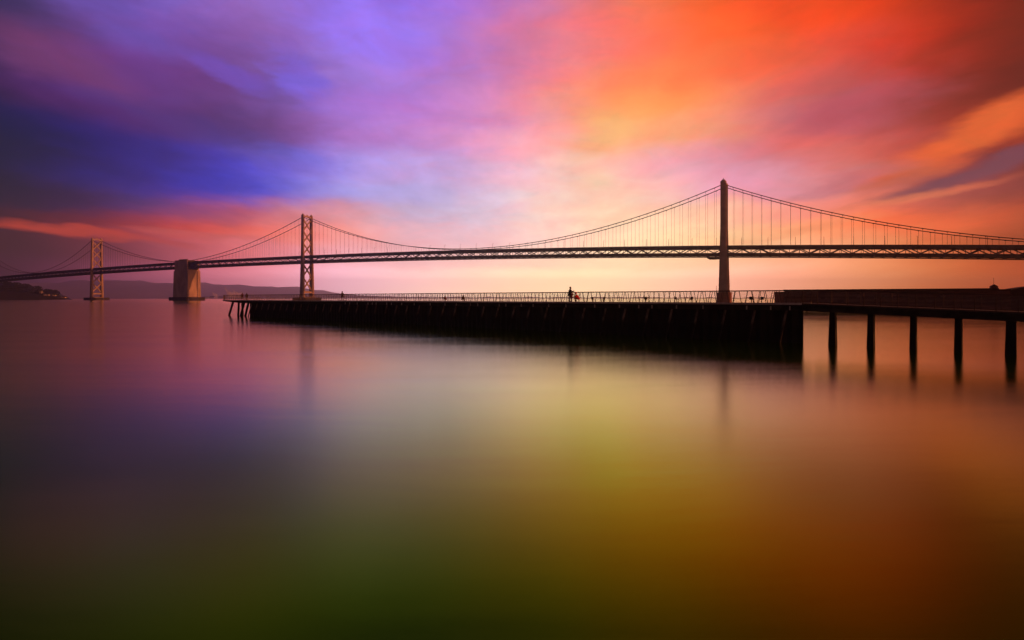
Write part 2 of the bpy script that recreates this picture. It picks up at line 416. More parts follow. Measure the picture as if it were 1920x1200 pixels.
# woodland covering the island, one mass at this distance
mb = MB(); rr = random.Random(3)
for k in range(620):
    x = rr.uniform(-140, 113); hgt = rr.choice([.5, .62, .75, .86, .95, 1.])
    Y = {.5:1850,.62:1865,.75:1880,.86:1900,.95:1930,1.:1955}[hgt]
    g = prof(ISL, x)*hgt; r = rr.uniform(2.6, 5.2)*(1 if x < 100 else .8)
    X = W2(x, Y)
    for q in range(9):
        a = rr.uniform(0, 6.28); d = rr.uniform(0, r*.8); s = r*rr.uniform(.3, .55)
        c = Vector((X+d*math.cos(a), Y+d*math.sin(a), g+rr.uniform(.2, 1.2)*r*.8))
        b = len(mb.v)
        for (ax, ay, azv) in ((1,0,0),(-.5,.85,0),(-.5,-.85,0),(0,0,1),(0,0,-1)):
            mb.v.append(c+Vector((ax, ay, azv))*s*rr.uniform(.7, 1.3))
        for t in ((0,1,3),(1,2,3),(2,0,3),(1,0,4),(2,1,4),(0,2,4)): mb.f.append(tuple(b+i for i in t))
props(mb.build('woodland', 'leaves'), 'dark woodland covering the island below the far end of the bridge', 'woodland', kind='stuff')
# small pale buildings on the island's headland
def house(cx, cy, cz, L, D, H, label, name='shore_building'):
    r = empty(name, (cx, cy, cz)); props(r, label, 'building')
    M = lambda x, y, z: (cx+x, cy+y, cz+z)
    wl = MB().box(-L/2, L/2, -D/2, D/2, 0, H, M).build('wall', 'pale_wall', r)
    rf = MB().poly([M(-L/2-.5,-D/2-.5,H), M(-L/2-.5,D/2+.5,H), M(-L/2-.5,0,H+D*.28)], [M(L/2+.5,-D/2-.5,H), M(L/2+.5,D/2+.5,H), M(L/2+.5,0,H+D*.28)]).build('roof', 'fender_timber', r)
    for i in range(int(L//6)):
        MB().box(-L/2+2+i*6, -L/2+4.6+i*6, -D/2-.12, -D/2-.003, H*.35, H*.75, M).build('window', 'steel_deck', wl)
    return r
house(W2(78, 1840), 1838, 22, 8, 6, 7, 'small pale house tucked among dark trees on the island slope, leftmost building there')
house(W2(90, 1850), 1846, 13, 18, 8, 5, 'long low pale building halfway along the island shore below the trees')
house(W2(104, 1850), 1846, 10, 10, 7, 6, 'pale building near the seaward end of the wooded island')
house(W2(121, 1850), 1846, 3, 14, 8, 6, 'pale building alone on the low headland at the island tip')

# ------------------------------------------------------------------ port with cranes, far off
mb = MB(); mb.box(W2(330, 5200), W2(620, 5200), 5060, 5600, -1, 4); props(mb.build('ground', 'quay_ground'), kind='structure')
def crane(x, Y, H, boom, label, up=True, rot=1):
    X = W2(x, Y); r = empty('container_crane', (X, Y, 4)); props(r, label, 'crane', 'container cranes at the far port')
    M = lambda a, b, c: (X+a*rot, Y+b, 4+c)
    for a in (-11, 11):
        for b in (-7, 7):
            MB().bar(M(a, b, 0), M(a*.9, b, H), 1.8, 1.8).build('leg', 'crane_paint', r)
    m = MB()
    for b in (-7, 7):
        m.bar(M(-11, b, H*.45), M(11, b, H*.45), 1.6, 2.2); m.bar(M(-11, b, H*.45), M(10, b, H), 1.2, 1.2)
        m.bar(M(10, b, H), M(2, b, H*1.5), 1.4, 1.4); m.bar(M(-10, b, H), M(2, b, H*1.5), 1.4, 1.4)
    for a in (-11, 11): m.bar(M(a, -7, H*.45), M(a, 7, H*.45), 1.4, 1.8); m.bar(M(a*.9, -7, H), M(a*.9, 7, H), 1.4, 1.8)
    m.build('portal_frame', 'crane_paint', r)
    g = MB()
    for b in (-3, 3): g.bar(M(-34, b, H), M(14, b, H), 1.6, 2.6)
    for a in range(-34, 15, 8): g.bar(M(a, -3, H), M(a, 3, H), 1., 1.)
    g.build('girder', 'crane_paint', r)
    bm_ = MB(); ang = R(62) if up else R(4)
    for b in (-3, 3): bm_.bar(M(-12, b, H), M(-12-boom*math.cos(ang), b, H+boom*math.sin(ang)), 1.8, 2.6)
    for q in range(0, int(boom), 8): bm_.bar(M(-12-q*math.cos(ang), -3, H+q*math.sin(ang)), M(-12-q*math.cos(ang), 3, H+q*math.sin(ang)), 1., 1.)
    bm_.bar(M(2, 0, H*1.5), M(-12-boom*.6*math.cos(ang), 0, H+boom*.6*math.sin(ang)), .8, .8)
    bm_.build('boom', 'crane_paint', r)
    MB().box(4, 16, -4, 4, H+1.5, H+7.5, M).build('machinery_house', 'crane_paint', r)
crane(430, 5100, 46, 62, 'tallest pale container crane with raised boom, seen behind the pier tip')
crane(437, 5150, 40, 40, 'pale crane with lowered boom just right of the tallest crane', False)
crane(444, 5200, 42, 44, 'pale container crane with raised boom above the pier end railing')
crane(452, 5300, 38, 40, 'small pale crane rightmost in the far port, its boom level', False)
crane(404, 5500, 30, 36, 'short pale crane alone between the anchorage and the pier tip', True)
for i, (x, L, H, lb) in enumerate([(385, 60, 9, 'low pale warehouse right beside the bridge anchorage, on the far shore'), (396, 46, 13, 'pale warehouse left of the lone short crane on the far shore'), (413, 70, 10, 'long pale warehouse between the lone short crane and the tallest crane')]):
    house(W2(x, 5130), 5130+i*20, 4, L, 24, H, lb, 'warehouse')

# ------------------------------------------------------------------ suspension bridge
BO = Vector((256.6, 650.0, 0)); BD = Vector((-0.8901, 0.4557, 0)); BN = Vector((0.4557, 0.8901, 0))
def B(t, s, z): return BO+BD*t+BN*s+Vector((0, 0, z))
bridge = empty('suspension_bridge', B(0, 0, 0))
props(bridge, 'long double-deck suspension bridge of grey steel towers crossing the bay behind the pier', 'bridge')
DZ = [(-420,48),(-353,52),(-274,57),(0,67),(352,78.2),(704,81.3),(1057,80),(1410,77.2),(1617,72.5),(1791,69.5),(1918,65),(2022,61),(2300,52)]
_c = np.polyfit([a for a, b in DZ], [b for a, b in DZ], 5)
def deck(t): return float(np.polyval(_c, t))
T0, T1 = -400., 2300.
N = 270
def seg(mb, z0, z1, s0, s1, ta=T0, tb=T1, n=N):
    """continuous beam following the deck line between depths z0,z1 and sides s0,s1"""
    b = len(mb.v)
    for i in range(n+1):
        t = ta+(tb-ta)*i/n; d = deck(t)
        for s, z in ((s0, z0), (s1, z0), (s1, z1), (s0, z1)): mb.v.append(B(t, s, d+z))
    for i in range(n):
        for k in range(4): mb.f.append((b+i*4+k, b+i*4+(k+1) % 4, b+(i+1)*4+(k+1) % 4, b+(i+1)*4+k))
    mb.f.append((b, b+1, b+2, b+3)); e = b+n*4; mb.f.append((e+3, e+2, e+1, e))
PANEL = 10.06
m = MB(); seg(m, -1.9, -1.0, -8.9, 8.9); seg(m, -1.0, -.1, -8.9, -8.6); seg(m, -1.0, -.1, 8.6, 8.9)
m.build('upper_deck', 'steel_deck', bridge)
m = MB(); seg(m, -11.4, -10.4, -8.6, 8.6); m.build('lower_deck', 'steel_deck', bridge)
for sd_ in (-9.3, 9.3):
    m = MB(); seg(m, -3.9, -.4, sd_-.4, sd_+.4); m.build('top_chord', 'steel_deck', bridge)
    m = MB(); seg(m, -11.5, -9.1, sd_-.4, sd_+.4); seg(m, -13.6, -12.5, sd_-.35, sd_+.35); m.build('bottom_chord', 'steel_deck', bridge)
    m = MB(); k = 0; t = -392.
    while t < 2290:
        za, zb = deck(t)-3.8, deck(t+PANEL)-3.8
        ya, yb = deck(t)-9.3, deck(t+PANEL)-9.3
        if k % 2 == 0: m.bar(B(t, sd_, ya), B(t+PANEL, sd_, zb), .6, 1.0)
        else: m.bar(B(t, sd_, za), B(t+PANEL, sd_, yb), .6, 1.0)
        m.bar(B(t, sd_, ya), B(t, sd_, za), .4, .4)
        m.bar(B(t, sd_, deck(t)-12.6), B(t, sd_, deck(t)-11.3), .9, 2.0)
        t += PANEL; k += 1
    m.build('truss_web', 'steel_deck', bridge)
m = MB(); t = -392.
while t < 2290:                         # floor beams and laterals under both decks
    d = deck(t)
    m.bar(B(t, -9, d-2.9), B(t, 9, d-2.9), .5, 1.8); m.bar(B(t, -9, d-12.2), B(t, 9, d-12.2), .5, 1.5); t += PANEL
m.build('floor_beams', 'steel_deck', bridge)

TW = [(0., 145.6, 5.0, 'W'), (704., 155., 5.0, 'W'), (1410., 148.5, 5.0, 'W'), (2022., 148., 5.0, 'W')]
def half_s(z, top): return 10.9-1.5*(z/top)
def half_t(z, top):
    k = z/top
    return 5.6-2.3*min(1, k*1.6) if k < .625 else 3.3
for (t0, top, zb, _) in TW:
    zb = 5.5 if t0 > 0 else 12.0
    L = lambda dt, s, z: B(t0+dt, s, z)
    # top portal strut with saddles
    m = MB()
    sp = half_s(top, top)
    n = 14
    for i in range(n):                   # arched strut between the legs
        a0, a1 = -1+2*i/n, -1+2*(i+1)/n
        w_ = sp-1.2
        zl0 = top-7.6+3.4*(1-a0*a0)**.5; zl1 = top-7.6+3.4*(1-a1*a1)**.5
        zt0 = top-2.0+.6*(i % 2); 
        m.hexa([L(-1.6, a0*w_, zl0), L(1.6, a0*w_, zl0), L(1.6, a1*w_, zl1), L(-1.6, a1*w_, zl1),
                L(-1.6, a0*w_, top-2.2), L(1.6, a0*w_, top-2.2), L(1.6, a1*w_, top-2.2), L(-1.6, a1*w_, top-2.2)])
    for s in (-.8, .8): m.bar(L(0, s*3, top-2.2), L(0, s*1., top+.6), .7)
    m.bar(L(0, -3, top-1.2), L(0, 3, top-1.2), .6)
    tw = m.build('tower', 'steel_tower', bridge)
    for sg in (-1, 1):
        m = MB(); zs = [zb+(top-3-zb)*i/10 for i in range(11)]
        for z0_, z1_ in zip(zs, zs[1:]):
            def ring(z, ex=0.):
                c = sg*half_s(z, top); ht = half_t(z, top)+ex; hs = 1.55+.5*(1-z/top)
                # stepped (cruciform) shaft
                pts = [(-ht, -hs*.55), (-ht*.72, -hs*.55), (-ht*.72, -hs), (ht*.72, -hs), (ht*.72, -hs*.55), (ht, -hs*.55),
                       (ht, hs*.55), (ht*.72, hs*.55), (ht*.72, hs), (-ht*.72, hs), (-ht*.72, hs*.55), (-ht, hs*.55)]
                return [L(a, c+b, z) for a, b in pts]
            m.poly(ring(z0_), ring(z1_-.15)); m.poly(ring(z1_-.15, .12), ring(z1_, .12))
        leg = m.build('leg', 'steel_tower', tw)
        m = MB(); c = sg*half_s(top, top)
        m.poly([L(3.6*math.cos(q), c+2.2*math.sin(q), top-3) for q in [R(x) for x in range(0, 360, 30)]], [L(3.5*math.cos(q), c+2.2*math.sin(q), top-1) for q in [R(x) for x in range(0, 360, 30)]])
        m.poly([L(3.0*math.cos(q), c+1.8*math.sin(q), top-1) for q in [R(x) for x in range(0, 360, 30)]], [L(1.5*math.cos(q), c+1.*math.sin(q), top+1) for q in [R(x) for x in range(0, 360, 30)]])
        m.bar(L(0, c, top+.9), L(0, c, top+2.6), .5)
        m.build('saddle', 'steel_tower', tw)
    f = top/155.
    dk = deck(t0)
    up0, up1 = dk+1.5, top-8
    hgt = (up1-up0)/3
    lv = [(up0+i*hgt, up0+(i+1)*hgt) for i in range(3)]
    dn0, dn1 = max(zb+13, 19), dk-14.
    lv += [(dn0+i*(dn1-dn0)/2, dn0+(i+1)*(dn1-dn0)/2) for i in range(2)]
    for za, zc in lv:
        for sg in (-1, 1):
            m = MB(); m.bar(L(0, -sg*(half_s(za, top)-.8), za), L(0, sg*(half_s(zc, top)-.8), zc), 2.2, 1.25 if za > dk else 1.6, up=tuple(BD))
            m.build('brace', 'steel_tower', tw)
    m = MB(); zz = dn0-3.2; w_ = half_s(zz, top)-1.2
    m.hexa([L(-2, -w_, zz-1.8), L(2, -w_, zz-1.8), L(2, w_, zz-1.8), L(-2, w_, zz-1.8), L(-2, -w_, zz+1.6), L(2, -w_, zz+1.6), L(2, w_, zz+1.6), L(-2, w_, zz+1.6)])
    m.build('strut', 'steel_tower', tw)
    # foundation
    def octo(T_, S_, z, c=.25):
        return [B(t0+a*T_, b*S_, z) for a, b in ((-1,-1+c),(-1+c,-1),(1-c,-1),(1,-1+c),(1,1-c),(1-c,1),(-1+c,1),(-1,1-c))]
    if t0 == 0:
        m = MB(); m.poly(octo(7.4, 18, -1), octo(7.4, 18, 10.8)); m.poly(octo(7.8, 18.4, 10.8), octo(7.8, 18.4, 12.0))
        m.build('foundation', 'pier_base_brick', tw)
        for a in (-7.0, 7.0):
            m = MB(); m.tube([B(a, -16, 12), B(a, -16, 18.5)], .18, 6); m.box(-.3, .3, -.3, .3, 0, .7, lambda x, y, z: B(a+x, -16+y, 18.5+z)); m.build('antenna_post', 'steel_cable', tw)  # thin antenna posts at the foundation ends, no lamp in them
    else:
        m = MB(); m.poly(octo(7, 12.9, 6.2), octo(6.8, 12.7, 7.4)); m.build('foundation', 'concrete_bridge', tw)
        m = MB(); m.poly(octo(13.4, 22, -1, .12), octo(13.4, 22, 6.2, .12)); m.build('fender', 'fender_timber', tw)

# central anchorage
tA = 1057.
m = MB()
def abox(m, t0_, t1_, s0, s1, z0, z1, bat=0.):
    k = bat*(z1-z0)
    m.hexa([B(t0_,s0,z0),B(t1_,s0,z0),B(t1_,s1,z0),B(t0_,s1,z0),B(t0_+k,s0+k,z1),B(t1_-k,s0+k,z1),B(t1_-k,s1-k,z1),B(t0_+k,s1-k,z1)])
abox(m, tA-23.5, tA+23.5, -14.5, 14.5, 5.5, 30, .02)
abox(m, tA-22.4, tA+22.4, -13.4, 13.4, 30, 64.5, .035)
# buttresses on the end walls either side of a deep groove
for sgn in (-1, 1):
    for (a, b) in ((-14.2, -5.6), (6.6, 14.2)):
        t_in = tA+sgn*22.2; t_out = tA+sgn*25.2
        x0, x1 = min(t_in, t_out), max(t_in, t_out)
        abox(m, x0, x1, a, b, 5.5, 62.0, .018)
anch = m.build('anchorage', 'concrete_bridge', bridge)
m = MB(); abox(m, tA-21, tA+21, -13.2, -10.2, 62.2, 84.0, .01); m.build('side_block', 'concrete_bridge', anch)
m = MB(); abox(m, tA-21, tA+21, 10.2, 13.2, 62.2, 84.0, .01); m.build('side_block', 'concrete_bridge', anch)
m = MB(); abox(m, tA-13, tA+17, -8, 8, 81, 84.6); 
for k in range(5): m.ell(B(tA-10+k*6, -6, 84.6), (2.6, 2.6, 2.2), 10, 6)
m.build('cable_housing', 'steel_cable', anch)
m = MB()
c8 = lambda T_, S_, z: [B(tA+a*T_, b*S_, z) for a, b in ((-1,-.88),(-.94,-1),(.94,-1),(1,-.88),(1,.88),(.94,1),(-.94,1),(-1,.88))]
m.poly(c8(32, 20, -1), c8(32, 20, 7.0)); m.build('fender', 'fender_timber', anch)

# cables, each span a pair
CT = {0.: 141., 704.: 150.5, 1410.: 144., 2022.: 143.5}
spans = [(-353., deck(-353)+1.0, 0., 141., 16.5, 'par'), (0., 141., 704., 150.5, None, 'main'),
         (704., 150.5, 1036., deck(1036)+1.2, 11.5, 'side'), (1410., 144., 1078., deck(1078)+1.2, 11.5, 'side'),
         (1410., 144., 2022., 143.5, None, 'main'), (2022., 143.5, 2290., deck(2290)+1.5, 9., 'side')]
susp = []
for (ta, za, tb, zb_, sag, kd) in spans:
    if sag is None:
        tm = (ta+tb)/2; sag = (za+zb_)/2-(deck(tm)+1.6)
    def cz(t, ta=ta, za=za, tb=tb, zb_=zb_, sag=sag):
        q = (t-ta)/(tb-ta); return za+(zb_-za)*q-4*sag*q*(1-q)
    n = int(abs(tb-ta)/8)
    for s in (-9.7, 9.7):
        MB().tube([B(ta+(tb-ta)*i/n, s, cz(ta+(tb-ta)*i/n)) for i in range(n+1)], .48, 6).build('cable', 'steel_cable', bridge)
        t = min(ta, tb)+PANEL
        while t < max(ta, tb)-PANEL*.8:
            if cz(t) > deck(t)+.8: susp.append((t, s, deck(t)-.5, cz(t)-.3))
            t += PANEL
susp.sort(key=lambda q: (abs(q[0]+20) - (q[3]-q[2])*3))
def rope(m, q):
    t, s, z0, z1 = q
    m.bar(B(t-.12, s, z0), B(t-.12, s, z1), .09, .09); m.bar(B(t+.12, s, z0), B(t+.12, s, z1), .09, .09)
    m.box(-.5, .5, -.6, .6, -.5, .6, lambda x, y, z: B(t+x, s+y, z1+z))
for q in susp[:100]:
    m = MB(); rope(m, q); m.build('suspender', 'steel_cable', bridge)
m = MB()
for q in susp[100:]: rope(m, q)
m.build('suspender', 'steel_cable', bridge, kind='stuff')
# lamp posts on the upper deck and a maintenance platform under it
t = -300.
while t < 700:
    for s in (-8.3,):
        m = MB(); d = deck(t); m.tube([B(t, s, d-.2), B(t, s, d+8.0), B(t, s+1.6, d+8.9)], [.22, .16, .12], 6); m.box(-.3, .3, 0, 1.2, 8.7, 9.0, lambda x, y, z: B(t+x, s+1.4+y, d+z))
        m.build('lamp_post', 'steel_cable', bridge)
    t += 28.
m = MB(); tq = 12.; d = deck(tq)
m.poly([B(tq-8, -10, d-14.0), B(tq+8, -10, d-14.0), B(tq+5.5, -10, d-15.9), B(tq-5.5, -10, d-15.9)], [B(tq-8, 10, d-14.0), B(tq+8, 10, d-14.0), B(tq+5.5, 10, d-15.9), B(tq-5.5, 10, d-15.9)])
for a in (-7, 7):
    for s in (-9.5, 9.5): m.bar(B(tq+a, s, d-14.2), B(tq+a, s, d-11.8), .4)
m.build('maintenance_platform', 'steel_deck', bridge)

# ------------------------------------------------------------------ public pier
A = Vector((31.6, 58.6, 0)); Bf = Vector((-71.7, 146.0, 0)); E = (Bf-A).normalized(); LEN = (Bf-A).length
M_ = Vector((-E.y, E.x, 0));  M_ = M_ if M_.y > 0 else -M_         # away from the eye
def P(l, o, z): return A+E*l+M_*o+Vector((0, 0, z))
WID = 4.7; TIP = 21.0; DECKZ = 4.42
pier = empty('public_pier', P(0, 0, 0)); props(pier, 'long narrow dark concrete pier on slanted piles reaching across the water, with open railings', 'pier')
m = MB()                                                # walking deck, pointed at its far end
z0, z1 = 4.12, DECKZ
ringd = lambda z, ins=0.: [P(0, 0, z), P(LEN+TIP-5-ins, 0, z), P(LEN+TIP-1.5-ins, 1.2, z), P(LEN+TIP-ins, WID/2, z), P(LEN+TIP-1.5-ins, WID-1.2, z), P(LEN+TIP-5-ins, WID, z), P(0, WID, z)]
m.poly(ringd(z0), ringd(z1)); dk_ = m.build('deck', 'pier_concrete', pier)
m = MB(); m.box(0, LEN+TIP-5, -.12, .06, z1-.16, z1+.04, lambda x, y, z: P(x, y, z)); m.box(0, LEN+TIP-5, WID-.06, WID+.12, z1-.16, z1+.04, lambda x, y, z: P(x, y, z)); m.build('kerb', 'pier_kerb', pier)
m = MB(); m.box(0, LEN+3, .28, WID-.28, 3.62, 4.12, lambda x, y, z: P(x, y, z))
m.poly([P(LEN+3, .28, 3.62), P(LEN+8, .9, 3.66), P(LEN+TIP-1.2, WID/2-.2, 4.02), P(LEN+TIP-1.2, WID/2+.2, 4.02), P(LEN+8, WID-.9, 3.66), P(LEN+3, WID-.28, 3.62)],
       [P(LEN+3, .28, 4.12), P(LEN+TIP-5, .5, 4.12), P(LEN+TIP-.6, WID/2-.3, 4.12), P(LEN+TIP-.6, WID/2+.3, 4.12), P(LEN+TIP-5, WID-.5, 4.12), P(LEN+3, WID-.28, 4.12)])
m.build('edge_beam', 'pier_concrete', pier)
m = MB(); l = 0.                                        # sheet wall, folded
step = .55; k = 0; prof_a = []
while l <= LEN: prof_a.append((l, .42 if k % 2 else .18)); l += step; k += 1
for (l0, o0), (l1, o1) in zip(prof_a, prof_a[1:]):
    m.hexa([P(l0,o0+.3,-2),P(l1,o1+.3,-2),P(l1,o1+.55,-2),P(l0,o0+.55,-2),P(l0,o0+.3,3.62),P(l1,o1+.3,3.62),P(l1,o1+.55,3.62),P(l0,o0+.55,3.62)])
m.hexa([P(0,.75,-2),P(.3,.75,-2),P(1.6,WID-.5,-2),P(1.3,WID-.5,-2),P(0,.75,3.62),P(.3,.75,3.62),P(1.6,WID-.5,3.62),P(1.3,WID-.5,3.62)]); m.box(1.4, LEN, WID-.8, WID-.5, -2, 3.62, lambda x, y, z: P(x, y, z)); m.box(LEN-.3, LEN, .9, WID-.8, -2, 3.62, lambda x, y, z: P(x, y, z))
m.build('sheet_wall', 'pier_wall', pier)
# slanted piles before the wall
m0 = MB(); m0.bar(P(1.6, .30, 3.6), P(2.5, -.75, -2), .20, .20, up=tuple(M_)); pile0 = m0.build('batter_pile', 'pier_pile', pier)
l = 3.3
rj = random.Random(5)
while l < LEN-2:
    clone(pile0, E*(l+rj.uniform(-.15, .15)), pier); l += 3.3
# scupper brackets on the edge beam
b0 = MB(); b0.box(1.2, 1.32, .17, .278, 3.66, 4.1, lambda x, y, z: P(x, y, z)); br = b0.build('bracket', 'pier_kerb', pier)
l = 1.65
while l < 90: clone(br, E*(l+rj.uniform(-.4, .4)), pier); l += rj.choice([1.65, 3.3, 3.3, 5.])
# free standing piles below the pointed end
for (la, oa, lb, ob) in ((LEN+12.4, 1.2, LEN+15., .6), (LEN+9.0, 1.4, LEN+9.2, 1.2), (LEN+4.6, 1., LEN+7.2, .6), (LEN+5.4, 3.2, LEN+3.2, 3.6), (LEN+2., 1., LEN+4.0, .6), (LEN+12., 3.6, LEN+12.6, 4.1)):
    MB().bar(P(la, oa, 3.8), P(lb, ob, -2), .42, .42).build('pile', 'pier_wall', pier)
# railings: top rail, wires, leaning flat posts
RT = 1.42
def railing(parent, p0, p1, z0_, z1_, near, step=.72, limit=None):
    p0 = Vector(p0); p1 = Vector(p1); L_ = (p1-p0).length; d = (p1-p0).normalized()
    a = p0+Vector((0, 0, z0_)); b = p1+Vector((0, 0, z1_))
    ra = MB().bar(a+Vector((0, 0, RT)), b+Vector((0, 0, RT)), .09, .07).build('railing', 'rail_metal', parent)
    mw = MB()
    for k in range(1, 12):
        h = RT*k/12; mw.bar(a+Vector((0, 0, h)), b+Vector((0, 0, h)), .016, .016)
    mw.build('wires', 'wire_metal', ra)
    n = int(L_/step); out = []
    for i in range(n+1):
        q = i/n; base = a+(b-a)*q; lean = .13 if i % 2 else -.13
        out.append((base, lean, d))
    return ra, out
def post_mesh(mb, base, lean, d):
    top = base+d*lean+Vector((0, 0, RT-.03)); bot = base-d*lean
    mb.bar(bot, top, .075, .035, up=tuple(d.cross(Vector((0, 0, 1)))), w2=.055, h2=.035)
allposts = []
rails = []
for (o_, near) in ((.0, True), (WID, False)):
    ra, ps = railing(pier, P(0, o_, 0), P(LEN+TIP-5, o_, 0), DECKZ+.03, DECKZ+.03, near)
    allposts += [(q, ra, near) for q in ps]
for (o0, o1) in ((0., WID/2), (WID, WID/2)):
    ra, ps = railing(pier, P(LEN+TIP-5, o0, 0), P(LEN+TIP-.15, o1, 0), DECKZ+.03, DECKZ+.03, False)
    allposts += [(q, ra, False) for q in ps]

# approach walkway
C = Vector((43.2, 46.4, 0)); E2 = (C-A).normalized(); M2 = Vector((-E2.y, E2.x, 0)); M2 = M2 if M2.y > 0 else -M2
def Q(l, o, z): return A+E2*l+M2*o+Vector((0, 0, z))
LC = (C-A).length
zt = lambda l: DECKZ-(DECKZ-3.80)*l/LC
zbm = lambda l: 3.60-(3.60-2.98)*l/LC
appr = empty('approach_walkway', Q(0, 0, 0)); props(appr, 'dark walkway standing on wide posts, joining the right end of the long pier', 'walkway')
LE = 40.
m = MB(); m.hexa([Q(.02,0,zt(0)-.32),Q(LE,0,zt(LE)-.32),Q(LE,WID,zt(LE)-.32),Q(.02,WID,zt(0)-.32),Q(.02,0,zt(0)),Q(LE,0,zt(LE)),Q(LE,WID,zt(LE)),Q(.02,WID,zt(0))]); m.build('deck', 'pier_concrete', appr)
m = MB()
for o_ in (-.06, WID-.06): m.hexa([Q(.02,o_,zt(0)-.1),Q(LE,o_,zt(LE)-.1),Q(LE,o_+.12,zt(LE)-.1),Q(.02,o_+.12,zt(0)-.1),Q(.02,o_,zt(0)+.03),Q(LE,o_,zt(LE)+.03),Q(LE,o_+.12,zt(LE)+.03),Q(.02,o_+.12,zt(0)+.03)])
m.build('kerb', 'rail_metal', appr)
m = MB()
for o_ in (.3, WID-.7): m.hexa([Q(.02,o_,zbm(0)),Q(LE,o_,zbm(LE)),Q(LE,o_+.4,zbm(LE)),Q(.02,o_+.4,zbm(0)),Q(.02,o_,zt(0)-.32),Q(LE,o_,zt(LE)-.32),Q(LE,o_+.4,zt(LE)-.32),Q(.02,o_+.4,zt(0)-.32)])
m.build('girder', 'pier_concrete', appr)
def q_of_px(x):           # where the walkway front passes a given bearing
    k = (x-960)/FPX; o = .8
    bx = A+M2*o; return (k*bx.y-bx.x)/(E2.x-k*E2.y)
for x, wt, wb in ((1562, .62, .92), (1633.5, .62, .76), (1713, .56, .66), (1797.5, .62, .70), (1896, .80, .94)):
    l = q_of_px(x); m = MB(); za = zbm(l)+.02
    wt, wb = wt*.8, wb*.8
    m.hexa([Q(l-wb*.62-.0,.45,-2),Q(l+wb*.5,.45,-2),Q(l+wb*.5,1.15,-2),Q(l-wb*.62,1.15,-2),Q(l-wt*.5,.5,za),Q(l+wt*.5,.5,za),Q(l+wt*.5,1.1,za),Q(l-wt*.5,1.1,za)])
    m.build('post', 'pier_wall', appr)
m = MB(); l = q_of_px(1896)+9; m.box(l-.4, l+.4, .4, 1.2, -2, zbm(l), lambda x, y, z: Q(x, y, z)); m.build('post', 'pier_wall', appr)
for o_ in (0., WID):
    ra, ps = railing(appr, Q(.1, o_, 0), Q(LE, o_, 0), zt(0)+.03, zt(LE)+.03, True, 1.4)
    rails.append((ra, ps))
for ra, ps in rails:
    for q in ps[:16]:
        m = MB(); post_mesh(m, q[0], 0., q[2]); m.build('baluster', 'rail_metal', ra)
near_posts = [a for a in allposts if a[2]][:100]
rest = [a for a in allposts if a[2]][100:]+[a for a in allposts if not a[2]]
proto = {}
for q, ra, _ in near_posts:
    m = MB(); key = q[1] > 0
    if key not in proto:
        post_mesh(m, *q); o = m.build('baluster', 'rail_metal', ra); proto[key] = (o, q[0])
    else:
        o0, b0_ = proto[key]; clone(o0, q[0]-b0_, ra)
byrail = {}
for q, ra, _ in rest: byrail.setdefault(ra.name, (ra, []))[1].append(q)
for nm, (ra, qs) in byrail.items():
    m = MB()
    for q in qs: post_mesh(m, *q)
    m.build('baluster', 'rail_metal', ra, kind='stuff')
# end section with denser mesh where pier and walkway meet
# swivel chairs along the deck
def chair(x, o_, rot, label):
    k = (x-960)/FPX; bx = A+M_*o_; l = (k*bx.y-bx.x)/(E.x-k*E.y)
    c = P(l, o_, DECKZ); r = empty('swivel_chair', c); props(r, label, 'chair', 'small swivel chairs on the pier deck')
    f = Vector((math.cos(rot), math.sin(rot), 0)); sdir = Vector((-f.y, f.x, 0))
    X = lambda a, b, z: c+f*a+sdir*b+Vector((0, 0, z))
    MB().tube([X(0,0,0), X(0,0,.03), X(0,0,.035), X(0,0,.40)], [.17, .17, .05, .05], 10).build('pedestal', 'seat_metal', r)
    m = MB(); m.poly([X(.24*math.cos(R(q)), .24*math.sin(R(q)), .40) for q in range(0, 360, 30)], [X(.25*math.cos(R(q)), .25*math.sin(R(q)), .45) for q in range(0, 360, 30)]); m.build('seat', 'seat_metal', r)
    m = MB(); pts = [X(-.24*math.cos(R(q)), .24*math.sin(R(q)), .45) for q in range(-70, 71, 20)]; pt2 = [p+Vector((0, 0, .32))-f*.06 for p in pts]
    for i in range(len(pts)-1):
        a, b_, c_, d_ = pts[i], pts[i+1], pt2[i+1], pt2[i]; nrm = f*.03
        m.hexa([a, b_, b_+nrm, a+nrm, d_, c_, c_+nrm, d_+nrm])
    m.build('backrest', 'seat_metal', r)
for x, o_, rt, lb in ((1112, 3.3, .4, 'swivel chair nearest the person in red, first of the row to their right'), (1131, 3.3, 2.6, 'swivel chair a little right of the one nearest the person in red'),
    (1211, 3.4, 1.0, 'dark swivel chair alone midway between the red-coated person and the large bridge tower'), (1269, 3.2, -.6, 'dark swivel chair well left of the large bridge tower base'),
    (1296, 3.5, 2.0, 'dark swivel chair second to the left of the large tower base'), (1409, 3.3, .9, 'dark swivel chair just right of the large tower base'), (1428, 3.4, 3.6, 'dark swivel chair nearest the right end of the pier wall')):
    chair(x, o_, rt, lb)

